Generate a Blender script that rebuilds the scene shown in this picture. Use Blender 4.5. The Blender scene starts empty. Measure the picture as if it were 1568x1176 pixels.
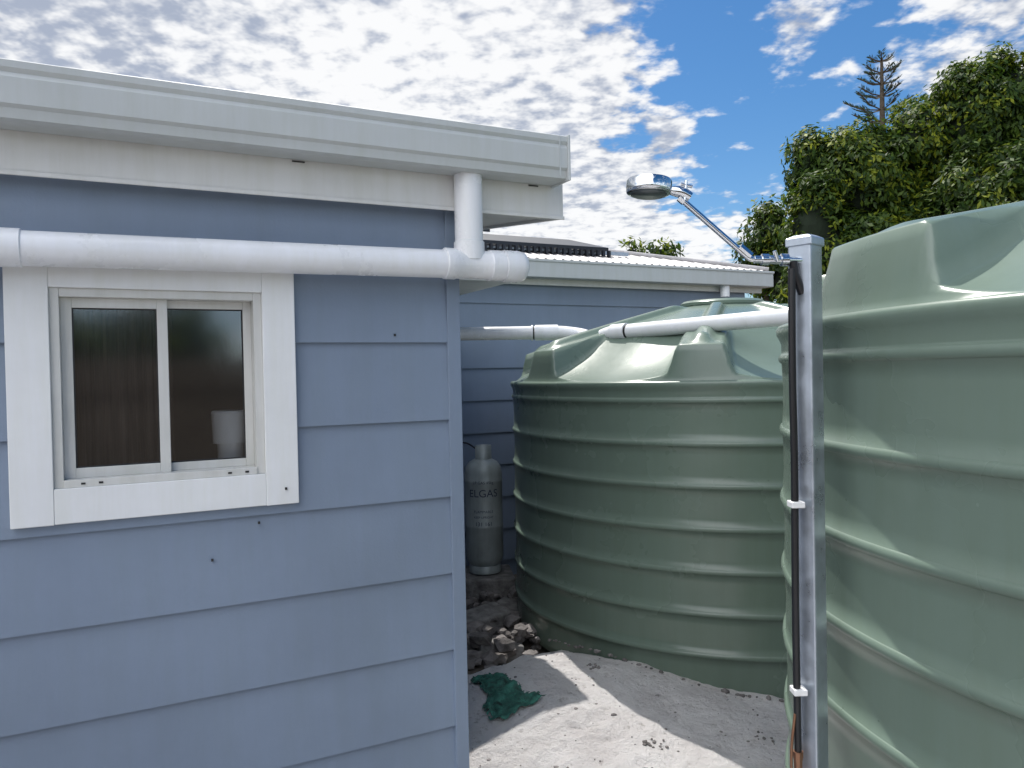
import bpy, math, random, bmesh
import numpy as np
from mathutils import Vector, Matrix, noise as mnoise
random.seed(7); rng=np.random.default_rng(7)
E=1.55
sc=bpy.context.scene
sc.view_settings.view_transform='Standard'
try: sc.view_settings.look='None'
except: pass
sc.view_settings.exposure=0
YAW=math.radians(26.5)
CU,SU=math.cos(YAW),math.sin(YAW)

# ---------------------------------------------------------------- materials
def newmat(name):
    m=bpy.data.materials.new(name); m.use_nodes=True
    nt=m.node_tree; b=nt.nodes['Principled BSDF']; return m,nt,b
def mat(name,col,rough=0.5,metal=0.0,var=0.12,nscale=6.0,bump=0.0,bscale=60.0,spec=0.5,col2=None,rvar=0.0,stretch=None,streak=0.0,bdist=.01):
    m,nt,b=newmat(name)
    N=nt.nodes; L=nt.links
    tc=N.new('ShaderNodeTexCoord')
    mp=N.new('ShaderNodeMapping'); L.new(tc.outputs['Object'],mp.inputs['Vector'])
    if stretch: mp.inputs['Scale'].default_value=stretch
    n=N.new('ShaderNodeTexNoise'); n.inputs['Scale'].default_value=nscale; n.inputs['Detail'].default_value=5; n.inputs['Roughness'].default_value=0.6
    L.new(mp.outputs['Vector'],n.inputs['Vector'])
    cr=N.new('ShaderNodeValToRGB')
    c2=col2 if col2 else tuple(max(0,c*(1-var*2)) for c in col)
    c1=col if col2 else tuple(min(1,c*(1+var)) for c in col)
    cr.color_ramp.elements[0].position=0.3; cr.color_ramp.elements[1].position=0.7
    cr.color_ramp.elements[0].color=(*c2,1); cr.color_ramp.elements[1].color=(*c1,1)
    L.new(n.outputs['Fac'],cr.inputs['Fac']); colout=cr.outputs['Color']
    if streak:
        mp2=N.new('ShaderNodeMapping'); mp2.inputs['Scale'].default_value=(14,14,1.2); L.new(tc.outputs['Object'],mp2.inputs['Vector'])
        ns=N.new('ShaderNodeTexNoise'); ns.inputs['Scale'].default_value=1.5; ns.inputs['Detail'].default_value=6; ns.inputs['Roughness'].default_value=.7
        L.new(mp2.outputs[0],ns.inputs['Vector'])
        r2=N.new('ShaderNodeValToRGB'); r2.color_ramp.elements[0].position=.36; r2.color_ramp.elements[1].position=.6
        k=1-streak; r2.color_ramp.elements[0].color=(k,k,k*.97,1); r2.color_ramp.elements[1].color=(1,1,1,1)
        L.new(ns.outputs['Fac'],r2.inputs['Fac'])
        mx=N.new('ShaderNodeMix'); mx.data_type='RGBA'; mx.blend_type='MULTIPLY'; mx.inputs['Factor'].default_value=1
        L.new(colout,mx.inputs['A']); L.new(r2.outputs['Color'],mx.inputs['B']); colout=mx.outputs['Result']
    L.new(colout,b.inputs['Base Color'])
    b.inputs['Roughness'].default_value=rough; b.inputs['Metallic'].default_value=metal
    b.inputs['Specular IOR Level'].default_value=spec
    if rvar:
        mr=N.new('ShaderNodeMapRange'); mr.inputs['From Min'].default_value=.3; mr.inputs['From Max'].default_value=.7
        mr.inputs['To Min'].default_value=max(0.02,rough-rvar); mr.inputs['To Max'].default_value=min(1,rough+rvar)
        L.new(n.outputs['Fac'],mr.inputs['Value']); L.new(mr.outputs['Result'],b.inputs['Roughness'])
    if bump:
        n2=N.new('ShaderNodeTexNoise'); n2.inputs['Scale'].default_value=bscale; n2.inputs['Detail'].default_value=4
        L.new(mp.outputs['Vector'],n2.inputs['Vector'])
        bp=N.new('ShaderNodeBump'); bp.inputs['Strength'].default_value=bump; bp.inputs['Distance'].default_value=bdist
        L.new(n2.outputs['Fac'],bp.inputs['Height']); L.new(bp.outputs['Normal'],b.inputs['Normal'])
    return m
M_wall=mat('blue_weatherboard_paint',(0.205,0.258,0.345),rough=0.45,var=0.06,nscale=1.3,bump=0.08,bscale=120,streak=.03)
M_white=mat('white_paint',(0.78,0.79,0.80),rough=0.45,var=0.03,nscale=4,bump=0.04,bscale=40,streak=.04)
M_gut=mat('offwhite_colorbond',(0.47,0.495,0.50),rough=0.4,var=0.03,nscale=3,rvar=0.08,streak=.05)
M_fas=mat('fascia_white',(0.66,0.66,0.65),rough=0.5,var=0.04,nscale=3,streak=.06)
M_pvc=mat('white_pvc',(0.76,0.77,0.80),rough=0.28,var=0.03,nscale=5,rvar=0.08,streak=.05)
M_alu=mat('window_frame_white',(0.62,0.62,0.60),rough=0.35,var=0.03,streak=.08)
M_seal=mat('dark_rubber',(0.02,0.02,0.02),rough=0.6)
M_dark=mat('interior_dark',(0.05,0.045,0.042),rough=0.9,nscale=3,var=0.3)
M_curt=mat('brown_curtain',(0.085,0.065,0.055),rough=0.9,nscale=3,var=0.35,stretch=(14,14,1))
M_tank=mat('green_poly_tank',(0.135,0.185,0.150),rough=0.27,var=0.06,nscale=1.3,bump=0.10,bscale=5,rvar=0.06,streak=.04,bdist=.02)
M_galv=mat('galvanised_steel',(0.46,0.51,0.58),rough=0.36,metal=0.75,var=0.10,nscale=24,rvar=0.12,streak=.06)
M_black=mat('black_poly_hose',(0.012,0.012,0.014),rough=0.35)
M_chrome=mat('chrome',(0.66,0.69,0.72),rough=0.09,metal=1.0,var=0.02)
M_nozzle=mat('shower_face',(0.10,0.12,0.13),rough=0.3,metal=0.6)
M_brass=mat('copper_fitting',(0.30,0.16,0.10),rough=0.4,metal=0.8)
M_clip=mat('white_clip',(0.8,0.8,0.8),rough=0.4)
M_roof=mat('metal_roof',(0.40,0.385,0.39),rough=0.5,metal=0.0,var=0.10,streak=.15)
M_solar=mat('solar_dark',(0.012,0.014,0.02),rough=0.35,var=0.2)
M_gas=mat('gas_cylinder_grey',(0.36,0.41,0.42),rough=0.42,metal=0.2,var=0.10,nscale=8,streak=.15)
M_txt=mat('stencil_ink',(0.04,0.05,0.09),rough=0.6)
M_block=mat('concrete_block',(0.20,0.195,0.19),rough=0.9,var=0.3,nscale=14,bump=0.6,bscale=60)
M_rock=mat('rock',(0.20,0.185,0.18),rough=0.9,var=0.35,nscale=12,bump=0.5)
M_cloth=mat('green_shade_cloth',(0.035,0.16,0.12),rough=0.6,var=0.45,nscale=30,bump=0.8,bscale=120)
M_bark=mat('bark',(0.09,0.07,0.05),rough=0.9,var=0.3,nscale=10,bump=0.6,bscale=30)
M_fence=mat('reflection_fence',(0.12,0.09,0.065),rough=0.85,var=0.3,nscale=3,stretch=(8,8,1))
M_soil=mat('soil',(0.17,0.145,0.12),rough=0.95,col2=(0.07,0.06,0.05),nscale=5,bump=0.8,bscale=25)

def sand_mat():
    m,nt,b=newmat('sand'); N=nt.nodes; L=nt.links
    tc=N.new('ShaderNodeTexCoord')
    n1=N.new('ShaderNodeTexNoise'); n1.inputs['Scale'].default_value=3.2; n1.inputs['Detail'].default_value=8; n1.inputs['Roughness'].default_value=0.72
    n2=N.new('ShaderNodeTexNoise'); n2.inputs['Scale'].default_value=22; n2.inputs['Detail'].default_value=8; n2.inputs['Roughness'].default_value=0.75
    for n in (n1,n2): L.new(tc.outputs['Object'],n.inputs['Vector'])
    r=N.new('ShaderNodeValToRGB'); r.color_ramp.elements[0].position=0.36; r.color_ramp.elements[1].position=0.60
    r.color_ramp.elements[0].color=(0.70,0.665,0.66,1); r.color_ramp.elements[1].color=(0.88,0.855,0.85,1)
    L.new(n1.outputs['Fac'],r.inputs['Fac'])
    r2=N.new('ShaderNodeValToRGB'); r2.color_ramp.elements[0].position=0.29; r2.color_ramp.elements[1].position=0.43
    r2.color_ramp.elements[0].color=(0.48,0.45,0.43,1); r2.color_ramp.elements[1].color=(1,1,1,1)
    L.new(n2.outputs['Fac'],r2.inputs['Fac'])
    mx=N.new('ShaderNodeMix'); mx.data_type='RGBA'; mx.blend_type='MULTIPLY'; mx.inputs['Factor'].default_value=1
    L.new(r.outputs['Color'],mx.inputs['A']); L.new(r2.outputs['Color'],mx.inputs['B']); L.new(mx.outputs['Result'],b.inputs['Base Color'])
    b.inputs['Roughness'].default_value=0.95; b.inputs['Specular IOR Level'].default_value=0.1
    ad=N.new('ShaderNodeMath'); ad.operation='ADD'; L.new(n2.outputs['Fac'],ad.inputs[0]); L.new(n1.outputs['Fac'],ad.inputs[1])
    bp=N.new('ShaderNodeBump'); bp.inputs['Strength'].default_value=1.0; bp.inputs['Distance'].default_value=0.05
    L.new(ad.outputs[0],bp.inputs['Height']); L.new(bp.outputs['Normal'],b.inputs['Normal'])
    return m
M_sand=sand_mat()
def glass_mat():
    m,nt,b=newmat('window_glass'); N=nt.nodes; L=nt.links
    N.remove(b); out=N['Material Output']
    t=N.new('ShaderNodeBsdfTransparent'); t.inputs['Color'].default_value=(0.92,0.94,0.95,1)
    g=N.new('ShaderNodeBsdfGlossy'); g.inputs['Roughness'].default_value=0.09; g.inputs['Color'].default_value=(0.82,0.90,1,1)
    f=N.new('ShaderNodeFresnel'); f.inputs['IOR'].default_value=1.6
    ad=N.new('ShaderNodeMath'); ad.operation='ADD'; ad.inputs[1].default_value=0.16; L.new(f.outputs[0],ad.inputs[0])
    mx=N.new('ShaderNodeMixShader'); L.new(ad.outputs[0],mx.inputs[0]); L.new(t.outputs[0],mx.inputs[1]); L.new(g.outputs[0],mx.inputs[2])
    L.new(mx.outputs[0],out.inputs['Surface']); return m
M_glass=glass_mat()
def leaf_mat(name,dark,light,tip):
    m,nt,b=newmat(name); N=nt.nodes; L=nt.links
    g=N.new('ShaderNodeNewGeometry')
    tc=N.new('ShaderNodeTexCoord'); n=N.new('ShaderNodeTexNoise'); n.inputs['Scale'].default_value=1.6; n.inputs['Detail'].default_value=2
    L.new(tc.outputs['Object'],n.inputs['Vector'])
    ad=N.new('ShaderNodeMath'); ad.operation='MULTIPLY'; L.new(g.outputs['Random Per Island'],ad.inputs[0]); L.new(n.outputs['Fac'],ad.inputs[1])
    r=N.new('ShaderNodeValToRGB'); r.color_ramp.elements[0].position=0.05; r.color_ramp.elements[1].position=0.36
    r.color_ramp.elements[0].color=(*dark,1); r.color_ramp.elements[1].color=(*light,1)
    e=r.color_ramp.elements.new(.52); e.color=(*tip,1)
    L.new(ad.outputs[0],r.inputs['Fac']); L.new(r.outputs['Color'],b.inputs['Base Color'])
    b.inputs['Roughness'].default_value=0.55; b.inputs['Specular IOR Level'].default_value=.3
    tr=N.new('ShaderNodeBsdfTranslucent'); L.new(r.outputs['Color'],tr.inputs['Color'])
    mx=N.new('ShaderNodeMixShader'); mx.inputs[0].default_value=0.45
    L.new(b.outputs[0],mx.inputs[1]); L.new(tr.outputs[0],mx.inputs[2]); L.new(mx.outputs[0],N['Material Output'].inputs['Surface'])
    return m
M_leaf=leaf_mat('leaves',(0.018,0.046,0.008),(0.072,0.125,0.012),(0.24,0.28,0.02))
M_leafp=leaf_mat('pine_needles',(0.022,0.040,0.024),(0.035,0.055,0.033),(0.05,0.07,0.04))
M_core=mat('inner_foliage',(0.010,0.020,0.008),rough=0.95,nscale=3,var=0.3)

# ---------------------------------------------------------------- mesh helpers
def link(o,parent=None):
    sc.collection.objects.link(o)
    if parent: o.parent=parent
    return o
def empty(name,rot=0.0,loc=(0,0,0)):
    e=bpy.data.objects.new(name,None); e.rotation_euler=(0,0,rot); e.location=loc; e.empty_display_size=0.2
    return link(e)
def mesh(name,v,f,m,parent=None,smooth=False):
    me=bpy.data.meshes.new(name); me.from_pydata([tuple(p) for p in v],[],f); me.validate(); me.update()
    me.materials.append(m)
    if smooth: me.polygons.foreach_set('use_smooth',[True]*len(me.polygons))
    return link(bpy.data.objects.new(name,me),parent)
def bevel(o,w,seg=2):
    b=o.modifiers.new('bev','BEVEL'); b.width=w; b.segments=seg; b.limit_method='ANGLE'; b.angle_limit=math.radians(35); return o
def boxvf(x0,x1,y0,y1,z0,z1,o=0):
    v=[(x0,y0,z0),(x1,y0,z0),(x1,y1,z0),(x0,y1,z0),(x0,y0,z1),(x1,y0,z1),(x1,y1,z1),(x0,y1,z1)]
    f=[(0,3,2,1),(4,5,6,7),(0,1,5,4),(1,2,6,5),(2,3,7,6),(3,0,4,7)]
    return v,[tuple(i+o for i in q) for q in f]
def box(name,x,y,z,m,parent=None,bev=0.002):
    v,f=boxvf(*x,*y,*z); o=mesh(name,v,f,m,parent)
    if bev: bevel(o,bev)
    return o
def tube(name,pts,r,m,parent=None,n=28,caps=True):
    P=[Vector(p) for p in pts]; R=r if isinstance(r,(list,tuple)) else [r]*len(P)
    v=[];f=[];T=[]
    for i in range(len(P)):
        a=P[max(0,i-1)]; b=P[min(len(P)-1,i+1)]; T.append((b-a).normalized() if (b-a).length>0 else T[-1])
    up=Vector((0,0,1)) if abs(T[0].z)<0.9 else Vector((0,1,0))
    u=T[0].cross(up).normalized()
    for i,p in enumerate(P):
        u=(u-T[i]*u.dot(T[i])).normalized(); w=T[i].cross(u)
        for k in range(n):
            a=2*math.pi*k/n; v.append(p+(u*math.cos(a)+w*math.sin(a))*R[i])
    for i in range(len(P)-1):
        for k in range(n):
            f.append((i*n+k,i*n+(k+1)%n,(i+1)*n+(k+1)%n,(i+1)*n+k))
    if caps:
        f.append(tuple(range(n-1,-1,-1))); f.append(tuple((len(P)-1)*n+k for k in range(n)))
    me=mesh(name,v,f,m,parent,smooth=True)
    e=me.modifiers.new('es','EDGE_SPLIT'); e.split_angle=math.radians(40)
    return me
def roundpath(pts,rad,n=6):
    P=[Vector(p) for p in pts]; out=[P[0]]
    for i in range(1,len(P)-1):
        a=(P[i-1]-P[i]); b=(P[i+1]-P[i]); ra=min(rad,a.length*.45,b.length*.45)
        A=P[i]+a.normalized()*ra; B=P[i]+b.normalized()*ra
        for k in range(n+1):
            t=k/n; out.append(A*(1-t)**2+P[i]*2*t*(1-t)+B*t*t)
    out.append(P[-1]); return out
def lathe(name,prof,m,parent=None,n=64,loc=(0,0,0)):
    v=[];f=[]
    for (r,z) in prof:
        for k in range(n):
            a=2*math.pi*k/n; v.append((r*math.cos(a)+loc[0],r*math.sin(a)+loc[1],z+loc[2]))
    for i in range(len(prof)-1):
        for k in range(n): f.append((i*n+k,i*n+(k+1)%n,(i+1)*n+(k+1)%n,(i+1)*n+k))
    f.append(tuple(range(n-1,-1,-1))); f.append(tuple((len(prof)-1)*n+k for k in range(n)))
    o=mesh(name,v,f,m,parent,smooth=True)
    e=o.modifiers.new('es','EDGE_SPLIT'); e.split_angle=math.radians(50); return o
def quads(name,C,U,V,m,parent=None):
    n=len(C); v=np.empty((n,4,3),dtype=np.float32)
    v[:,0]=C-V; v[:,1]=C+U; v[:,2]=C+V; v[:,3]=C-U
    me=bpy.data.meshes.new(name); me.vertices.add(n*4); me.vertices.foreach_set('co',v.ravel())
    me.loops.add(n*4); me.loops.foreach_set('vertex_index',np.arange(n*4,dtype=np.int32))
    me.polygons.add(n); me.polygons.foreach_set('loop_start',np.arange(0,n*4,4,dtype=np.int32)); me.polygons.foreach_set('loop_total',np.full(n,4,dtype=np.int32))
    me.update(calc_edges=True); me.materials.append(m)
    return link(bpy.data.objects.new(name,me),parent)

# ---------------------------------------------------------------- weatherboards
def boards(name,s0,s1,d0,ztop,zbot,joint,pitch,m,parent,hole=None,axis='s',sgn=-1):
    v=[];f=[]
    def piece(a,b,z0,z1,Z0,Z1):
        if z1-z0<1e-4 or b-a<1e-4: return
        def off(z): return 0.013*(Z1-z)/(Z1-Z0)+0.004
        y0=d0+sgn*off(z0); y1=d0+sgn*off(z1); o=len(v)
        P=[(a,y0,z0),(b,y0,z0),(b,y1,z1),(a,y1,z1),(a,d0,z0),(b,d0,z0)]
        if axis=='d': P=[(p[1],p[0],p[2]) for p in P]
        v.extend(P); f.append((o,o+1,o+2,o+3)); f.append((o+4,o+5,o+1,o))
    k0=math.floor((zbot-joint)/pitch); z=joint+k0*pitch
    while z<ztop:
        Z0,Z1=z,z+pitch; a=max(z,zbot); b=min(Z1,ztop)
        if hole is None or b<=hole[2] or a>=hole[3]: piece(s0,s1,a,b,Z0,Z1)
        else:
            m0=max(a,hole[2]); m1=min(b,hole[3])
            piece(s0,s1,a,m0,Z0,Z1); piece(s0,s1,m1,b,Z0,Z1)
            piece(s0,hole[0],m0,m1,Z0,Z1); piece(hole[1],s1,m0,m1,Z0,Z1)
        z+=pitch
    return mesh(name,v,f,m,parent)
def Z(h): return E+h

# ================================================================ NEAR HOUSE
H=empty('weatherboard_house',YAW)
SC=0.936; D0=2.26
hole=(-0.185,0.338,Z(-0.278),Z(0.24))
boards('front_wall',-4.0,SC-0.042,D0,Z(0.60),-0.1,Z(0.096),0.243,M_wall,H,hole)
boards('side_wall',D0+0.03,5.2,SC-0.016,Z(0.60),-0.1,Z(0.096),0.243,M_wall,H,axis='d',sgn=1)
box('corner_trim',(SC-0.042,SC+0.002),(D0-0.021,D0+0.03),(-0.1,Z(0.56)),M_wall,H,0.002)
v,f=[],[]
for b in [(-4,hole[0]),(hole[1],SC-0.02)]:
    a,q=boxvf(b[0],b[1],D0+0.002,D0+0.09,-0.1,Z(0.6),len(v)); v+=a; f+=q
for b in [(-0.1,hole[2]),(hole[3],Z(0.6))]:
    a,q=boxvf(hole[0],hole[1],D0+0.002,D0+0.09,b[0],b[1],len(v)); v+=a; f+=q
mesh('wall_core',v,f,M_dark,H)
wl,wr,wb,wt=-0.274,0.422,Z(-0.363),Z(0.325)
yt0,yt1=D0-0.036,D0+0.001
box('trim_left',(wl,wl+0.094),(yt0,yt1),(wb,wt),M_white,H,0.002)
box('trim_right',(wr-0.089,wr),(yt0,yt1),(wb,wt),M_white,H,0.002)
box('trim_top',(wl+0.094,wr-0.089),(yt0+.001,yt1),(Z(0.235),wt-.001),M_white,H,0.002)
box('trim_bottom',(wl+0.094,wr-0.089),(yt0+.001,yt1),(wb+.001,Z(-0.273)),M_white,H,0.002)
il,ir,ib,it=wl+0.094,wr-0.089,Z(-0.273),Z(0.235)
fy0,fy1=D0-0.024,D0+0.06
box('frame_left',(il,il+0.022),(fy0,fy1),(ib,it),M_alu,H,0.0015)
box('frame_right',(ir-0.022,ir),(fy0,fy1),(ib,it),M_alu,H,0.0015)
box('frame_top',(il+.022,ir-.022),(fy0+.002,fy1),(it-0.022,it),M_alu,H,0.0015)
box('frame_sill',(il+.022,ir-.022),(fy0-.006,fy1),(ib,ib+0.02),M_alu,H,0.0015)
mid=(il+ir)/2+0.012
def sash(nm,a,b,z0,z1,y,w=0.026):
    v,f=[],[]
    for bb in [(a,a+w,z0,z1),(b-w,b,z0,z1),(a+w,b-w,z0,z0+w),(a+w,b-w,z1-w,z1)]:
        q,g=boxvf(bb[0],bb[1],y,y+0.018,bb[2],bb[3],len(v)); v+=q; f+=g
    o=mesh(nm,v,f,M_alu,H); bevel(o,0.0015)
    v,f=[],[]
    ww=0.003
    for bb in [(a+w,a+w+ww,z0+w,z1-w),(b-w-ww,b-w,z0+w,z1-w),(a+w+ww,b-w-ww,z0+w,z0+w+ww),(a+w+ww,b-w-ww,z1-w-ww,z1-w)]:
        q,g=boxvf(bb[0],bb[1],y+.004,y+0.012,bb[2],bb[3],len(v)); v+=q; f+=g
    mesh(nm+'_seal',v,f,M_seal,H)
    mesh(nm+'_glass',[(a+w,y+.010,z0+w),(b-w,y+.010,z0+w),(b-w,y+.010,z1-w),(a+w,y+.010,z1-w)],[(0,1,2,3)],M_glass,H)
sash('sash_left',il+.022,mid+0.004,ib+.02,it-.022,D0+0.003)
sash('sash_right',mid-0.020,ir-.022,ib+.02,it-.022,D0+0.026,0.022)
v,f=[],[]
for s in (il+.06,il+.1,ir-.1,ir-.055):
    q,g=boxvf(s,s+.01,fy0-.0075,fy0-.004,ib+.007,ib+.012,len(v)); v+=q; f+=g
mesh('sill_slots',v,f,M_seal,H)
rv=[(-1.2,D0+.09,Z(-.8)),(.9,D0+.09,Z(-.8)),(.9,D0+1.6,Z(-.8)),(-1.2,D0+1.6,Z(-.8)),(-1.2,D0+.09,Z(.55)),(.9,D0+.09,Z(.55)),(.9,D0+1.6,Z(.55)),(-1.2,D0+1.6,Z(.55))]
mesh('room_interior',rv,[(0,1,2,3),(4,5,6,7),(1,2,6,5),(2,3,7,6),(3,0,4,7)],M_dark,H)
v=[];f=[];nn=60
for i in range(nn+1):
    s=il+.0+ (mid-il+.02)*i/nn; y=D0+.14+.014*math.sin(i*.9)+.006*math.sin(i*2.3)
    v+=[(s,y,ib+.0),(s,y,it)]
for i in range(nn): f.append((2*i,2*i+2,2*i+3,2*i+1))
mesh('curtain',v,f,M_curt,H,True)
box('inner_sill',(mid+.03,ir),(D0+.062,D0+.20),(ib-.0,ib+.02),M_white,H)
lathe('white_pot',[(0.001,0),(0.036,0),(0.038,0.055),(0.039,0.06),(0.049,0.061),(0.052,0.145),(0.053,0.15),(0.049,0.155),(0.001,0.156)],M_white,H,28,(ir-.075,D0+.112,ib+.021))
v,f=[],[]
for s,h in [(0.383,-0.322),(0.31,-0.415),(0.185,-0.505),(0.72,0.115)]:
    q,g=boxvf(s,s+.006,D0-.040 if h==-0.322 else D0-.019,D0-.014,Z(h),Z(h+.007),len(v)); v+=q; f+=g
mesh('wall_fixings',v,f,M_seal,H)
GP=[(2.196,0.735),(2.196,0.608),(2.115,0.604),(2.100,0.609),(2.096,0.632),(2.088,0.640),(2.086,0.70),(2.092,0.712),(2.086,0.722),(2.086,0.738),(2.094,0.742),(2.102,0.738),(2.102,0.728),(2.097,0.70),(2.105,0.616),(2.190,0.612),(2.190,0.735)]
v=[];f=[];n=len(GP)
segs=[-4.0]+[ -3.0+.25*i for i in range(17)]+[1.253]
for s in segs:
    wob=.0015*mnoise.noise(Vector((s*2.1,3,1)))
    for d,h in GP: v.append((s,d+wob,Z(h)+wob))
for i in range(len(segs)-1):
    for k in range(n): f.append((i*n+k,i*n+(k+1)%n,(i+1)*n+(k+1)%n,(i+1)*n+k))
f.append(tuple((len(segs)-1)*n+k for k in range(n)))
mesh('gutter',v,f,M_gut,H)
box('gutter_end_cap',(1.2535,1.262),(2.083,2.199),(Z(.601),Z(.744)),M_gut,H,0.002)
box('gutter_end_strap',(1.222,1.2252),(2.0828,2.0845),(Z(.612),Z(.738)),M_gut,H,0)
box('gutter_joint',(-.35,-.346),(2.0828,2.0845),(Z(.64),Z(.70)),M_gut,H,0)
box('fascia',(-4.0,1.3),(2.2,2.222),(Z(.505),Z(.73)),M_fas,H,0.002)
box('fascia_lip',(-4.0,1.302),(2.194,2.2),(Z(.500),Z(.512)),M_fas,H,0.002)
v,f=[],[]
for s in (-.32,.42,1.17):
    q,g=boxvf(s,s+.035,2.196,2.1985,Z(.601),Z(.6045),len(v)); v+=q; f+=g
mesh('gutter_brackets',v,f,M_seal,H)
box('soffit',(-4.0,1.28),(2.2225,D0+0.02),(Z(.515),Z(.525)),M_fas,H,0)
def slab(nm,s0,s1,d0,d1,h0,h1,k,m,par,bev=0.002):
    v=[(s0,d0,Z(h0)),(s1,d0,Z(h0)),(s1,d1,Z(h0+k*(d1-d0))),(s0,d1,Z(h0+k*(d1-d0))),(s0,d0,Z(h1)),(s1,d0,Z(h1)),(s1,d1,Z(h1+k*(d1-d0))),(s0,d1,Z(h1+k*(d1-d0)))]
    o=mesh(nm,v,boxvf(0,1,0,1,0,1)[1],m,par)
    if bev: bevel(o,bev)
    return o
slab('barge_board',1.282,1.302,2.2225,4.6,.505,.745,.12,M_fas,H)
slab('side_soffit',SC+.003,1.281,2.2225,4.6,.515,.525,.12,M_fas,H,0)
def corr(nm,s0,s1,d0,d1,h0,k,m,par,pitch=0.076,amp=0.008,clip=None):
    v=[];f=[];n=int((s1-s0)/pitch*8)
    for i in range(n+1):
        s=s0+(s1-s0)*i/n; z=amp*math.sin(2*math.pi*s/pitch)
        de=clip(s) if clip else d1
        v.append((s,d0,Z(h0)+z)); v.append((s,de,Z(h0+k*(de-d0))+z))
    for i in range(n): f.append((2*i,2*i+2,2*i+3,2*i+1))
    return mesh(nm,v,f,m,par,True)
corr('roof_sheet',-4.0,1.30,2.16,4.6,.755,.12,M_roof,H)

PV=empty('drain_pipe',YAW)
pd=2.168
def ph(s): return 0.3225+0.0105*s
tj=.943
tube('pipe_run',[(-4,pd,Z(ph(-4))),(1.06,pd,Z(ph(1.0)))],0.0425,M_pvc,PV,40)
tube('sleeve_left',[(-1.0,pd,Z(ph(-1))),(-.228,pd,Z(ph(-.228))),(-.226,pd,Z(ph(-.226)))],[.0465,.0465,.0445],M_pvc,PV,40)
tube('tee_body',[(tj-.085,pd,Z(ph(tj))),(tj-.083,pd,Z(ph(tj))),(tj-.050,pd,Z(ph(tj))),(tj-.045,pd,Z(ph(tj))),(tj+.06,pd,Z(ph(tj))),(tj+.065,pd,Z(ph(tj)))],[.0455,.0475,.0475,.0445,.0445,.0475],M_pvc,PV,40)
tube('end_cap',[(tj+.065,pd,Z(ph(tj))),(tj+.105,pd,Z(ph(tj))),(tj+.106,pd,Z(ph(tj))),(tj+.112,pd,Z(ph(tj))),(tj+.113,pd,Z(ph(tj))),(tj+.165,pd,Z(ph(tj))),(tj+.183,pd,Z(ph(tj))),(tj+.195,pd,Z(ph(tj)))],[.048,.048,.0450,.0450,.050,.050,.045,.028],M_pvc,PV,40)
tube('down_pipe',[(tj,pd,Z(.605)),(tj,pd,Z(ph(tj)))],.0435,M_pvc,PV,40)
tube('tee_socket',[(tj,pd,Z(.402)),(tj,pd,Z(.400)),(tj,pd,Z(.345))],[.0445,.0470,.0470],M_pvc,PV,40)

# ================================================================ FAR HOUSE
F=empty('neighbouring_house',YAW)
DF=5.22
boards('front_wall',SC,4.95,DF,Z(.72),-0.1,Z(.03),0.243,M_wall,F)
boards('side_wall',DF,9.0,4.93,Z(.72),-0.1,Z(.03),0.243,M_wall,F,axis='d',sgn=1)
box('wall_core',(SC,4.93),(DF+.002,9.0),(-.1,Z(.70)),M_wall,F,0)
box('gutter',(.97,5.13),(5.04,5.15),(Z(.705),Z(.835)),M_gut,F,0.006)
box('gutter_lip',(.97,5.135),(5.032,5.046),(Z(.822),Z(.842)),M_gut,F,0.004)
box('fascia',(.97,5.10),(5.155,5.175),(Z(.66),Z(.84)),M_fas,F)
box('soffit',(.97,5.09),(5.178,DF+.01),(Z(.665),Z(.675)),M_fas,F,0)
box('gutter_return',(5.02,5.13),(5.155,9.0),(Z(.705),Z(.835)),M_gut,F,0.006)
def clip(s):
    if s<3.1: return 6.57
    return 6.57+(s-3.1)/(5.1-3.1)*(5.07-6.57)
corr('roof_front',.95,5.1,5.06,6.57,.845,.27,M_roof,F,clip=clip)
hz=.845+.27*1.51
mesh('roof_hip_side',[(5.1,5.07,Z(.847)),(5.1,9,Z(.847)),(3.1,9,Z(hz)),(3.1,6.57,Z(hz))],[(0,1,2,3)],M_roof,F)
mesh('roof_back',[(.95,6.57,Z(hz)),(3.1,6.57,Z(hz)),(3.1,9,Z(hz-.3)),(.95,9,Z(hz-.3))],[(0,1,2,3)],M_roof,F)
tube('hip_cap',[(5.1,5.07,Z(.86)),(3.1,6.57,Z(hz+.02))],.022,M_roof,F,12)
slab('eave_return',1.30,1.92,3.80,5.03,.50,.55,0,M_fas,F)
lathe('down_pipe',[(.04,0),(.04,.10)],M_pvc,F,20,(4.62,5.1,Z(.61)))
S=empty('solar_panel',YAW)
def rh(d): return .845+.27*(d-5.06)
slab('panel_left',1.2,2.42,5.45,6.1,rh(5.45)+.055,rh(5.45)+.085,.27,M_solar,S)
slab('panel_right',2.44,3.66,5.45,6.1,rh(5.45)+.055,rh(5.45)+.085,.27,M_solar,S)
slab('panel_upper',1.2,2.95,6.3,6.7,rh(6.3)+.09,rh(6.3)+.12,.2,M_solar,S)
v,f=[],[]
s=1.22
while s<3.66:
    q,g=boxvf(s,s+.022,5.42,5.45,Z(rh(5.45)-.0),Z(rh(5.45)+.055),len(v)); v+=q; f+=g; s+=.055
mesh('mount_clips',v,f,M_solar,S)
box('rail',(1.2,3.9),(5.50,5.53),(Z(rh(5.5)+.02),Z(rh(5.5)+.05)),M_galv,S,0)

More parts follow.
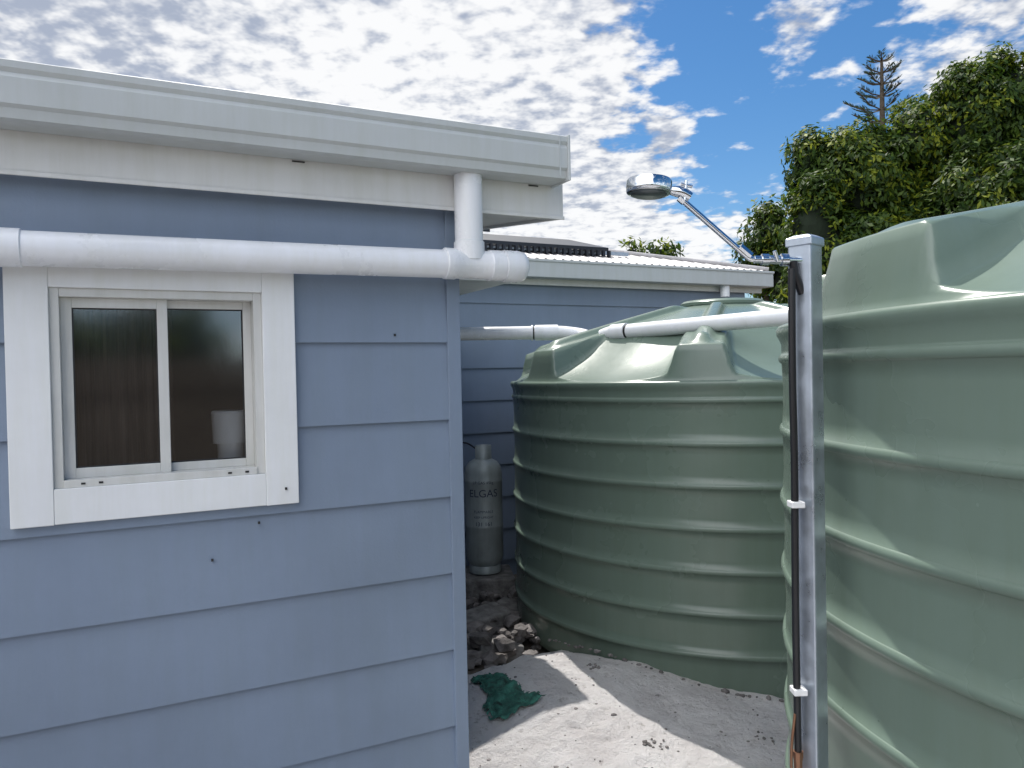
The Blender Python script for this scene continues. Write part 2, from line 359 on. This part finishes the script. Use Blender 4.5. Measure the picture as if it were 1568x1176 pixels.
# ================================================================ TANKS
R=1.3
def tank(name,cx,cy,hs,ribs,base,phase,seed,rise=.33,dexp=.95,ribdeg=6.5,crh=.016,crw=.05):
    T=empty(name,0,(cx,cy,0))
    zb=Z(base); zs=Z(hs)
    rz=sorted([Z(r) for r in ribs])
    P=[(R-.03,zb),(R-.008,zb+.02)]
    last=zb+.02
    for r in rz:
        for t in np.linspace(0,1,6)[1:-1]:
            z=last+(r-.018-last)*t; P.append((R-.004-.003*math.sin(math.pi*t),z))
        for a in np.linspace(0,math.pi,11):
            P.append((R-.004+.0085*math.sin(a)**1.3, r-.013*math.cos(a)))
        last=r+.018
    P+= [(R-.004,last),(R-.004,zs-.05),(R+.002,zs-.035),(R+.008,zs-.024),(R+.010,zs-.010),(R+.004,zs-.001),(R-.02,zs+.002)]
    n=192; v=[];f=[]
    for (r,z) in P:
        for k in range(n):
            a=2*math.pi*k/n
            w=.006*mnoise.noise(Vector((math.cos(a)*2.2+seed,math.sin(a)*2.2,z*1.4)))
            v.append(((r+w)*math.cos(a),(r+w)*math.sin(a),z+.3*w))
    for i in range(len(P)-1):
        for k in range(n): f.append((i*n+k,i*n+(k+1)%n,(i+1)*n+(k+1)%n,(i+1)*n+k))
    mesh('body',v,f,M_tank,T,True)
    na=480; rr=np.concatenate([[1.0,.998,.994,.990,.985,.980,.975,.97,.96],np.linspace(.95,.18,70)])*(R-.02)
    v=[];f=[]
    NS=8; pit=2*math.pi/NS; ribw=math.radians(ribdeg); dm=pit/2-ribw
    def ss(x): x=max(0,min(1,x)); return x*x*(3-2*x)
    for r in rr:
        rho=r/(R-.02)
        edge=ss((1-rho)/.028)
        dome=(.16*edge+rise*(1-rho)**dexp)
        q0=R-r-.02
        for k in range(na):
            a=2*math.pi*k/na
            q=(a-phase)/pit; q=(q-round(q))*pit
            x=abs(q); dfac=pit/2-x
            fc=.34*q0+.62*q0*q0+.22*ss((dfac-dm*.80)/(dm*.22)) + .05*(dfac/dm)**3
            w=x*r
            crest=crh*math.exp(-(w/crw)**4)*ss((1-rho-.03)/.06)*ss((rho-.2)/.1)
            h=min(fc,dome)
            kk=.022; hh=max(kk-abs(fc-dome),0)/kk; h=h-hh*hh*kk*.25
            h=max(h,0)+crest
            v.append((r*math.cos(a),r*math.sin(a),zs+h))
    m=len(rr)
    for i in range(m-1):
        for k in range(na): f.append((i*na+k,i*na+(k+1)%na,(i+1)*na+(k+1)%na,(i+1)*na+k))
    mesh('dome',v,f,M_tank,T,True)
    zt=zs+.16+rise*(.82)**dexp-.01
    lathe('hatch_lid',[(.24,-.03),(.245,.01),(.25,.012),(.252,.028),(.235,.042),(.06,.050),(.001,.051)],M_tank,T,64,(0,0,zt))
    return T
def ang(deg): return math.radians(-90-deg)
tank('water_tank',1.3,4.7,-.06,[-.15,-.35,-.545,-.74,-.935,-1.13,-1.32],-1.52,ang(20),1.0,.33,.95,3.6,.035,.042)
tank('water_tank',2.0,1.77,.11,[.02,-.18,-.375,-.57,-.765,-.96,-1.15,-1.34],-1.52,ang(83),5.0,.24,1.15)

P2=empty('tank_inlet_pipe')
tube('pipe_left',roundpath([(-.75,4.62,Z(.236)),(.30,4.56,Z(.228)),(.42,4.52,Z(.208)),(.475,4.36,Z(.172)),(.55,4.24,Z(.203)),(1.22,3.5,Z(.222)),(1.9,2.76,Z(.235)),(1.95,2.7,Z(.1))],.045),.040,M_pvc,P2,28)
def ring(nm,a,b,t0,t1,r,par,m=M_pvc):
    A=Vector(a);B=Vector(b); tube(nm,[A.lerp(B,t0),A.lerp(B,t1)],r,m,par,28)
ring('socket_a',(-.75,4.62,Z(.236)),(.30,4.56,Z(.228)),.83,.84,.0465,P2)
ring('socket_a2',(-.75,4.62,Z(.236)),(.30,4.56,Z(.228)),.84,.848,.0405,P2,M_seal)
ring('socket_b',(-.75,4.62,Z(.236)),(.30,4.56,Z(.228)),.852,.98,.0465,P2)
ring('socket_c',(.55,4.24,Z(.203)),(1.22,3.5,Z(.222)),.02,.12,.0465,P2)
ring('socket_d',(.55,4.24,Z(.203)),(1.22,3.5,Z(.222)),.121,.135,.0405,P2,M_seal)

# ================================================================ POST + SHOWER
PO=empty('steel_post',math.radians(42),(.617,1.6,0))
box('tube_body',(-.0255,.0255),(-.0255,.0255),(-.2,Z(.262)),M_galv,PO,0.004)
v=[(-.029,-.029,Z(.248)),(.029,-.029,Z(.248)),(.029,.029,Z(.248)),(-.029,.029,Z(.248)),
   (-.029,-.029,Z(.265)),(.029,-.029,Z(.265)),(.029,.029,Z(.265)),(-.029,.029,Z(.265)),
   (-.018,-.018,Z(.271)),(.018,-.018,Z(.271)),(.018,.018,Z(.271)),(-.018,.018,Z(.271))]
f=[(0,3,2,1),(0,1,5,4),(1,2,6,5),(2,3,7,6),(3,0,4,7),(4,5,9,8),(5,6,10,9),(6,7,11,10),(7,4,8,11),(8,9,10,11)]
bevel(mesh('post_cap',v,f,M_galv,PO),.002)
HS=empty('water_hose')
tube('hose',roundpath([(.580,1.575,Z(.20)),(.578,1.575,Z(-.02)),(.580,1.574,Z(-.2)),(.576,1.57,Z(-.5)),(.579,1.575,Z(-.80))],.1),.0075,M_black,HS,16)
tube('brass_fitting',[(.579,1.575,Z(-.80)),(.579,1.575,Z(-.81)),(.579,1.575,Z(-.82)),(.579,1.575,Z(-.86))],[.011,.011,.009,.009],M_brass,HS,8)
tube('copper_line',roundpath([(.572,1.57,Z(-.72)),(.562,1.57,Z(-.80)),(.566,1.565,Z(-1.0)),(.57,1.57,Z(-1.4))],.05),.003,M_brass,HS,10)
for k,h in enumerate((-.292,-.68)):
    box('clip_%d'%k,(.568,.596),(1.560,1.590),(Z(h),Z(h+.013)),M_clip,HS,0.002)
SH=empty('outdoor_shower')
A=(.605,1.585,Z(.218)); B=(.505,1.58,Z(.221)); C=(.352,1.58,Z(.352))
tube('wall_elbow',[(.605,1.585,Z(.15)),(.588,1.58,Z(.19)),(.585,1.58,Z(.215))],.009,M_black,SH,14)
tube('valve_body',[A,(.575,1.58,Z(.219)),(.574,1.58,Z(.219)),(.56,1.58,Z(.219)),(.559,1.58,Z(.219)),(.535,1.58,Z(.22)),(.534,1.58,Z(.22)),(.52,1.58,Z(.2205)),(.5195,1.58,Z(.2205)),B],[.008,.008,.013,.013,.009,.009,.012,.012,.008,.008],M_chrome,SH,20)
tube('handle',[(.548,1.565,Z(.215)),(.540,1.56,Z(.235))],.004,M_chrome,SH,10)
tube('arm',roundpath([(.512,1.58,Z(.2208)),(.495,1.58,Z(.2225)),C],.02),.0062,M_chrome,SH,18)
tube('arm_nut',[Vector(B)+(Vector(C)-Vector(B))*.05,Vector(B)+(Vector(C)-Vector(B))*.20],.009,M_chrome,SH,6)
tube('arm_tip_nut',[Vector(B)+(Vector(C)-Vector(B))*.93,Vector(C)],.0085,M_chrome,SH,6)
tube('swivel',[(.375,1.58,Z(.352)),(.362,1.58,Z(.360)),(.35,1.58,Z(.364)),(.335,1.58,Z(.366))],[.010,.012,.012,.009],M_chrome,SH,16)
tube('wing_screw',[(.362,1.575,Z(.345)),(.366,1.575,Z(.385))],.0035,M_chrome,SH,10)
tube('wing_screw_top',[(.355,1.575,Z(.378)),(.378,1.575,Z(.372))],.0035,M_chrome,SH,10)
hd=lathe('shower_head',[(.001,-.012),(.042,-.012),(.0455,-.010),(.0465,-.006),(.0465,.012),(.045,.016),(.030,.018),(.001,.019)],M_chrome,SH,64)
hd.location=(.290,1.58,Z(.372)); hd.rotation_euler=(math.radians(-3),math.radians(4),0)
fc=lathe('spray_face',[(.001,-.0145),(.036,-.0145),(.038,-.0125),(.001,-.0122)],M_nozzle,SH,48)
fc.location=hd.location; fc.rotation_euler=hd.rotation_euler

# ================================================================ GAS CYLINDER
gc=(-.205,5.12,Z(-1.335)); gr=.125
G=empty('gas_cylinder',0,gc)
lathe('body',[(.10,0),(.105,.0),(.105,.045),(.10,.05),(.115,.07),(gr,.11),(gr,.30),(gr+.002,.305),(gr+.002,.32),(gr,.325),(gr,.60),(gr+.002,.605),(gr+.002,.62),(gr,.625),(gr,.66),(.118,.70),(.095,.735),(.06,.755),(.03,.762),(.001,.764)],M_gas,G,48)
v=[];f=[];n=40
for k in range(n+1):
    a=math.radians(-150)+math.radians(300)*k/n
    for r in (.052,.058):
        for z in (.75,.845): v.append((r*math.cos(a),r*math.sin(a),z))
for k in range(n):
    o=k*4; f+=[(o,o+4,o+5,o+1),(o+2,o+3,o+7,o+6),(o+1,o+5,o+7,o+3)]
mesh('collar',v,f,M_gas,G,True)
tube('valve',[(0,0,.76),(0,0,.80),(0,0,.801),(0,0,.825)],[.018,.018,.024,.024],M_brass,G,12)
tube('pigtail',roundpath([(-.02,0,.80),(-.09,-.02,.86),(-.16,.1,.86),(-.2,.3,.9)],.05),.006,M_black,G,10)
for j,(txt,size,zz) in enumerate([('ELGAS',.070,.515),('LP GAS 45kg',.026,.60),('FLAMMABLE',.024,.41),('KEEP UPRIGHT',.020,.375),('131 161',.036,.325)]):
    cu=bpy.data.curves.new('t','FONT'); cu.body=txt; cu.size=size; cu.align_x='CENTER'
    to=bpy.data.objects.new('t',cu); sc.collection.objects.link(to)
    bpy.context.view_layer.update()
    me=bpy.data.meshes.new_from_object(to); bpy.data.objects.remove(to)
    for vt in me.vertices:
        x,y=vt.co.x,vt.co.y; a=-math.pi/2+x/gr+math.radians(1)
        vt.co=((gr+.0025)*math.cos(a),(gr+.0025)*math.sin(a),zz+y)
    me.materials.clear(); me.materials.append(M_txt)
    link(bpy.data.objects.new('stencil_%d'%j,me),G)

# ================================================================ GROUND
def nz(x,y,s,seed=0): return mnoise.noise(Vector((x*s+seed,y*s-seed,seed*1.7)))
g=200
mesh('ground',[(-g,-g,0),(g,-g,0),(g,g,0),(-g,g,0)],[(0,1,2,3)],M_soil)
FP=[(.28,3.05,.5),(.62,3.18,.9),(.50,2.80,.2),(.85,2.95,.7),(1.05,3.10,1.1),(.05,3.30,.3),(.40,3.42,1.2),(.75,2.62,.4),(.12,2.85,.8),(1.15,2.75,.2)]
def relief(x,y):
    mound=.14*math.exp(-((x-.25)/.75)**2)*math.exp(-((y-3.55)/.75)**2)
    fp=0
    if -.2<x<1.4 and 2.4<y<3.7:
        for (fx,fy,fa) in FP:
            dx,dy=x-fx,y-fy
            if abs(dx)<.2 and abs(dy)<.2:
                u=(dx*math.cos(fa)+dy*math.sin(fa))/.10; w=(-dx*math.sin(fa)+dy*math.cos(fa))/.042
                q=u*u+w*w
                fp+=-.014*math.exp(-q*1.2)+.006*math.exp(-(math.sqrt(q)-1.35)**2*8)
    return mound+fp+.020*nz(x,y,1.7,1)+.012*nz(x,y,4.5,2)+.008*nz(x,y,12,5)+.006*nz(x,y,30,8)
def sandz(x,y): return .035+relief(x,y)
nx,ny=420,460; x0,x1,y0,y1=-3.2,3.4,-3.0,4.4
v=[];f=[]
for j in range(ny):
    y=y0+(y1-y0)*j/(ny-1)
    for i in range(nx):
        x=x0+(x1-x0)*i/(nx-1)
        edge=3.84+.10*nz(x,0,3.0,3)+.03*nz(x,0,11,3)-.25*max(0,-x)
        t=max(0,min(1,(edge-y)/.16)); t=t*t*(3-2*t)
        v.append((x,y,-.06+t*(.095+relief(x,y))))
for j in range(ny-1):
    for i in range(nx-1): f.append((j*nx+i,j*nx+i+1,(j+1)*nx+i+1,(j+1)*nx+i))
mesh('sand',v,f,M_sand,None,True)
def rocks(name,items,m):
    v=[];f=[]
    for (x,y,z,r) in items:
        bm=bmesh.new(); bmesh.ops.create_icosphere(bm,subdivisions=1,radius=r)
        o=len(v); sx,sy,sz=random.uniform(.7,1.4),random.uniform(.7,1.3),random.uniform(.45,.8)
        for q in bm.verts:
            k=random.uniform(.75,1.2); v.append((x+q.co.x*sx*k,y+q.co.y*sy*k,z+q.co.z*sz*k))
        for q in bm.faces: f.append(tuple(o+w.index for w in q.verts))
        bm.free()
    return mesh(name,v,f,m)
it=[]
for _ in range(240):
    x=random.uniform(-.3,1.7); y=random.uniform(1.9,3.75)
    if (x-1.3)**2+(y-4.7)**2<1.32**2: continue
    it.append((x,y,sandz(x,y)+.001,random.choice([.003,.003,.004,.005,.006,.009])))
for cx,cy in ((.52,2.92),(.98,3.02),(.9,2.7),(.35,3.5)):
    for _ in range(12):
        x=cx+random.gauss(0,.022); y=cy+random.gauss(0,.016); it.append((x,y,sandz(x,y)+.003,random.uniform(.004,.011)))
for _ in range(60):
    a=random.uniform(math.radians(200),math.radians(290)); x=1.3+1.33*math.cos(a); y=4.7+1.33*math.sin(a)
    it.append((x,y,sandz(x,y)+.004,random.uniform(.006,.018)))
rocks('gravel',it,M_rock)
it=[]
for _ in range(150):
    x=random.uniform(-.45,.12); y=random.uniform(3.85,5.0)
    it.append((x,y,random.uniform(.02,.14) if y>4.0 else .03,random.uniform(.02,.075)))
rocks('rubble',it,M_rock)
BK=empty('concrete_block_pile')
def rb(nm,x,y,z,rot,tilt=(0,0)):
    o=box(nm,(-x[1]/2,x[1]/2),(-y[1]/2,y[1]/2),(0,z[1]),M_block,BK,.012); o.location=(x[0],y[0],z[0]); o.rotation_euler=(tilt[0],tilt[1],rot)
rb('slab',(-.22,.40),(5.12,.38),(0,.205),.12)
rb('block_a',(-.20,.30),(4.45,.20),(.0,.15),.55,(.06,-.10))
rb('block_b',(-.10,.24),(4.12,.14),(0,.09),.15,(-.05,.14))
rb('block_c',(-.04,.18),(4.72,.12),(.02,.10),-.5,(.1,.15))
rb('block_d',(-.27,.20),(4.18,.12),(0.01,.10),1.0,(.12,0))
v=[];f=[];ni,nj=30,44
for j in range(nj):
    t=j/(nj-1)
    cx=-.20+.24*t+.02*math.sin(t*6); cy=3.46-.30*t+.03*math.sin(t*5+1)
    wd=(.03+.16*t**.8)*(1+.35*nz(t*6,0,1,31))
    for i in range(ni):
        a=i/(ni-1)-.5
        x=cx+a*wd*1.15+.01*nz(a*4,t*6,1,9); y=cy+a*wd*.85+.01*nz(a*4,t*6,1,14)
        v.append((x,y,sandz(x,y)+.006+.030*abs(nz(a*4,t*6,1,4))+.010*abs(nz(a*13,t*15,1,8))))
for j in range(nj-1):
    for i in range(ni-1):
        if (i in(0,1,ni-2,ni-3) and nz(j*.5,i,1,44)>.08): continue
        f.append((j*ni+i,j*ni+i+1,(j+1)*ni+i+1,(j+1)*ni+i))
mesh('shade_cloth',v,f,M_cloth,None,True)

FE=empty('reflection_fence')  # unseen palings added behind the camera, put in for the window reflection
v,f=[],[]
x=-9.0
while x<6:
    q,gf=boxvf(x,x+.095,-5.02,-5.0,0,1.8+random.uniform(-.02,.02),len(v)); v+=q; f+=gf; x+=.1
mesh('palings',v,f,M_fence,FE)
box('rail',(-9,6),(-4.998,-4.95),(1.4,1.48),M_fence,FE)

# ================================================================ TREES
def crown(name,blobs,leaf,dens,parent,m=M_leaf,clr=.42,asp=.38):
    C=[];Nn=[]
    for (cx,cy,cz,rx,ry,rz) in blobs:
        area=(rx*ry+rx*rz+ry*rz)/3
        nc=max(6,int(area*4*math.pi/(clr*clr*1.0)))
        d=rng.normal(size=(nc,3)); d/=np.linalg.norm(d,axis=1)[:,None]
        d=d[(d[:,1]<.35)|(d[:,2]>.35)]; nc=len(d)
        cc=np.array([cx,cy,cz])+d*np.array([rx,ry,rz])*rng.uniform(.76,1.09,(nc,1))
        for k in range(nc):
            n=int(dens*rng.uniform(.7,1.3)); q=rng.normal(size=(n,3)); q/=np.linalg.norm(q,axis=1)[:,None]
            rad=clr*rng.uniform(.5,1.15)
            p=cc[k]+q*rad*rng.uniform(.45,1.0,(n,1))*np.array([1,1,.9])
            C.append(p); Nn.append(q*.6+d[k]*.5+np.array([0,0,.35]))
    C=np.concatenate(C); Nn=np.concatenate(Nn); Nn+=rng.normal(size=Nn.shape)*.4
    Nn/=np.linalg.norm(Nn,axis=1)[:,None]
    r=rng.normal(size=C.shape)*.7+np.array([0,0,1.0]); U=np.cross(Nn,r); U/=np.linalg.norm(U,axis=1)[:,None]; V=np.cross(Nn,U)
    sz=leaf*rng.uniform(.6,1.3,(len(C),1))
    quads(name,C,U*sz*asp,V*sz,m,parent)
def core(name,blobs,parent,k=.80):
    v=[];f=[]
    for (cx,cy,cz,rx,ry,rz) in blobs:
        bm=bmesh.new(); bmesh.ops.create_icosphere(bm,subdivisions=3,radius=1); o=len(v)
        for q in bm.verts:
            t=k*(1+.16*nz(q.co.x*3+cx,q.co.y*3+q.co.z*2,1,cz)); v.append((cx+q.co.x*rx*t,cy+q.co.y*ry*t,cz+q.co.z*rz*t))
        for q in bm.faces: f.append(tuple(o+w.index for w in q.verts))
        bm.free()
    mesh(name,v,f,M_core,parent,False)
def tree(name,blobs,trunk,leaf,dens,clr=.42,k=.8,asp=.38):
    T=empty(name)
    tx,ty,r,th=trunk
    tube('trunk',[(tx,ty,-.1),(tx+.05,ty,th*.4),(tx,ty,th)],[r*1.3,r,r*.55],M_bark,T,14)
    for i,b in enumerate(blobs):
        a=Vector((tx,ty,th*.55)); c=Vector(b[:3])
        tube('limb_%d'%i,[a,a.lerp(c,.5)+Vector((0,0,.1)),c],[r*.5,r*.35,r*.15],M_bark,T,8)
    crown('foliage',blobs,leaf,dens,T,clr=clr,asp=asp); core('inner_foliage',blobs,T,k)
def PX(px,py,dist): return ((px-784)/1170*dist, dist, E+(569-.02*(px-784)-py)/1170*dist)
def B(px,py,dist,wpx,hpx,dp=None):
    x,y,z=PX(px,py,dist); rx=wpx/1170*dist; rz=hpx/1170*dist; return (x,y,z,rx,dp or rx,rz)
tree('broadleaf_tree',[B(1310,295,13,82,85),B(1250,350,12.4,38,72),B(1250,252,13,34,40),B(1330,240,13,45,34),B(1420,250,13.5,80,90),B(1300,420,12.5,90,90),B(1400,420,12.5,120,110)],(6.2,13.2,.2,3.2),.060,160,.31,.78)
tree('broadleaf_tree',[B(1490,208,12.5,70,98),B(1415,222,12.7,45,62),B(1560,190,12.5,80,100),B(1640,220,12.5,90,110),B(1540,360,12,140,140),B(1700,360,12.5,120,150)],(8.2,12.6,.2,3.2),.060,160,.31,.78)
tree('broadleaf_tree',[B(1185,366,15,32,46),B(1225,420,15,60,60),B(1160,405,15,18,40)],(5.4,15,.14,2.6),.07,110,.30)
tree('broadleaf_tree',[B(970,395,14,20,22),B(1012,392,14,24,16),B(995,430,14,46,40)],(2.5,14,.1,2.0),.07,30,.22,.6)
HT=empty('reflection_hedge')  # unseen greenery added beyond the palings to darken the window reflection
hb=[(x,-6.6+.3*math.sin(x*2),1.4,1.1,.8,1.35+.2*math.sin(x*1.7)) for x in np.arange(-9,4.5,1.25)]
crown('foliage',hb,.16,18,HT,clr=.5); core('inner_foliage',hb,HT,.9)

NP=empty('norfolk_pine'); D=30
tx,ty,tz=PX(1356,92,D)
tube('trunk',[(tx,ty,-.1),(tx,ty,tz*.5),(tx,ty,tz)],[.35,.20,.05],M_bark,NP,12)
C=[];U=[];V=[]; bv=[]
z=tz-.12
while z>7:
    depth=tz-z; L=min(2.1,.42+.42*depth)
    nb=6
    a0=rng.uniform(0,6.28)
    for b in range(nb):
        a=a0+b*2*math.pi/nb+rng.normal()*.2; Lb=L*rng.uniform(.6,1.15)
        nS=max(6,int(Lb/.05)); lift=.42
        dirv=np.array([math.cos(a),math.sin(a),0]); sd=np.array([-math.sin(a),math.cos(a),0])
        pts=[]
        for i in range(nS):
            t=i/(nS-1); p=np.array([tx,ty,z])+dirv*Lb*t+np.array([0,0,lift*Lb*(t*t)*.9-.05*Lb*t]); pts.append(tuple(p))
            if t>.3:
                for sgn in (-1,1):
                    l=.12*(1.15-t*.3)*rng.uniform(.6,1.3)
                    dv=sd*sgn*.75+dirv*.5+np.array([0,0,.5]); dv/=np.linalg.norm(dv)
                    C.append(p+dv*l); V.append(dv*l); w=np.cross(dv,rng.normal(size=3)); U.append(w/np.linalg.norm(w)*.026)
        bv.append(pts)
    z-=.50*rng.uniform(.85,1.15)
quads('foliage',np.array(C),np.array(U),np.array(V),M_leafp,NP)
v=[];f=[]
for p in bv:
    o=len(v)
    for q in (p[0],p[len(p)//2],p[-1]):
        v+= [(q[0],q[1],q[2]+.025),(q[0]+.02,q[1],q[2]-.02),(q[0]-.02,q[1]+.02,q[2]-.02)]
    for s in range(2):
        for k in range(3): f.append((o+s*3+k,o+s*3+(k+1)%3,o+s*3+3+(k+1)%3,o+s*3+3+k))
mesh('branches',v,f,M_bark,NP)

# ================================================================ WORLD
w=bpy.data.worlds.new('World'); sc.world=w; w.use_nodes=True
nt=w.node_tree; N=nt.nodes; L=nt.links; N.clear()
out=N.new('ShaderNodeOutputWorld')
sun_el=math.radians(61); sun_az=math.radians(-15)
sky=N.new('ShaderNodeTexSky'); sky.sky_type='NISHITA'; sky.sun_disc=False
sky.sun_elevation=sun_el; sky.sun_rotation=sun_az; sky.air_density=1.0; sky.dust_density=0.3; sky.ozone_density=3.0
hs=N.new('ShaderNodeHueSaturation'); hs.inputs['Saturation'].default_value=1.3; L.new(sky.outputs[0],hs.inputs['Color'])
bgs=N.new('ShaderNodeBackground'); bgs.inputs['Strength'].default_value=.11; L.new(hs.outputs[0],bgs.inputs['Color'])
tc=N.new('ShaderNodeTexCoord'); sep=N.new('ShaderNodeSeparateXYZ'); L.new(tc.outputs['Generated'],sep.inputs[0])
def M(op,a,b=None,c=None,clamp=False):
    n=N.new('ShaderNodeMath'); n.operation=op; n.use_clamp=clamp
    for i,x in enumerate((a,b,c)):
        if x is None: continue
        if isinstance(x,(int,float)): n.inputs[i].default_value=x
        else: L.new(x,n.inputs[i])
    return n.outputs[0]
def MR(x,a,b,c=0,d=1,smooth=True):
    n=N.new('ShaderNodeMapRange'); n.interpolation_type='SMOOTHSTEP' if smooth else 'LINEAR'
    n.inputs['From Min'].default_value=a; n.inputs['From Max'].default_value=b; n.inputs['To Min'].default_value=c; n.inputs['To Max'].default_value=d
    L.new(x,n.inputs['Value']); return n.outputs['Result']
def blob(d,r0,r1,amt):   # cloud bank centred on a sky direction
    dd=Vector(d).normalized(); n=N.new('ShaderNodeVectorMath'); n.operation='DISTANCE'
    L.new(tc.outputs['Generated'],n.inputs[0]); n.inputs[1].default_value=dd
    return MR(n.outputs['Value'],r1,r0,0,amt)
X,Y,Zz=sep.outputs
zz=M('ADD',M('MAXIMUM',Zz,0.0),.16)
comb=N.new('ShaderNodeCombineXYZ'); L.new(M('DIVIDE',X,zz),comb.inputs[0]); L.new(M('DIVIDE',Y,zz),comb.inputs[1])
def noise(scale,detail,rough,off,dist=0):
    mp=N.new('ShaderNodeMapping'); mp.inputs['Location'].default_value=off; L.new(comb.outputs[0],mp.inputs[0])
    n=N.new('ShaderNodeTexNoise'); n.inputs['Scale'].default_value=scale; n.inputs['Detail'].default_value=detail; n.inputs['Roughness'].default_value=rough; n.inputs['Distortion'].default_value=dist
    L.new(mp.outputs[0],n.inputs['Vector']); return n.outputs['Fac']
big=noise(1.2,2,.5,(3.1,1.7,0)); med=noise(5.5,7,.58,(0.4,5.2,0),.1); fine=noise(15,3,.55,(7,2,0),.1)
bias=MR(X,.27,.06)
low=MR(Zz,.30,.16)
extra=M('ADD',M('ADD',blob((.66,1,.43),.02,.20,.15),blob((.38,1,.445),.0,.07,.19)),M('ADD',blob((.21,1,.30),.0,.05,.17),blob((-.60,1,.45),.1,.45,.10)))
dens=M('ADD',M('ADD',M('MULTIPLY',big,.28),M('ADD',M('MULTIPLY',med,.52),M('MULTIPLY',fine,.20))),M('ADD',M('ADD',M('MULTIPLY',bias,.20),extra),M('MULTIPLY',low,.10)))
cov=MR(dens,.560,.655)
shade=M('ADD',M('MULTIPLY',fine,.42),M('ADD',M('MULTIPLY',med,.26),M('MULTIPLY',big,.32)))
br=MR(shade,.42,.56)
cr=N.new('ShaderNodeMix'); cr.data_type='RGBA'; cr.inputs['A'].default_value=(.42,.47,.58,1); cr.inputs['B'].default_value=(1.0,1.0,1.0,1); L.new(br,cr.inputs['Factor'])
back_fill=M('ADD',1.0,M('MULTIPLY',MR(Y,.1,-.5,0,3.0),MR(Zz,.05,.6,.30,1)))  # clouds behind the camera brightened as added fill for the shaded wall
bgc=N.new('ShaderNodeBackground'); L.new(cr.outputs['Result'],bgc.inputs['Color']); L.new(back_fill,bgc.inputs['Strength'])
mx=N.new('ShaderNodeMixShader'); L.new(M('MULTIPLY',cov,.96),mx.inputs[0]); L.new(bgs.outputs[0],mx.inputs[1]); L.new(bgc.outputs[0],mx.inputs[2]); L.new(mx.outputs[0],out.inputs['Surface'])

sl=bpy.data.lights.new('sun','SUN'); sl.energy=4.8; sl.angle=math.radians(.53); sl.color=(1,.96,.90)
so=bpy.data.objects.new('sun',sl); link(so)
dv=Vector((math.sin(sun_az)*math.cos(sun_el),math.cos(sun_az)*math.cos(sun_el),math.sin(sun_el)))
so.rotation_euler=dv.to_track_quat('Z','Y').to_euler(); so.location=dv*20

# ================================================================ CAMERA
cd=bpy.data.cameras.new('camera'); cd.sensor_width=36; cd.lens=36*1170/1568; cd.clip_start=.05; cd.clip_end=1000
co=bpy.data.objects.new('camera',cd); link(co)
pitch=math.radians(-.93); roll=-.020
co.matrix_world=Matrix.Translation((0,0,E))@Matrix.Rotation(math.pi/2+pitch,4,'X')@Matrix.Rotation(roll,4,'Z')
sc.camera=co
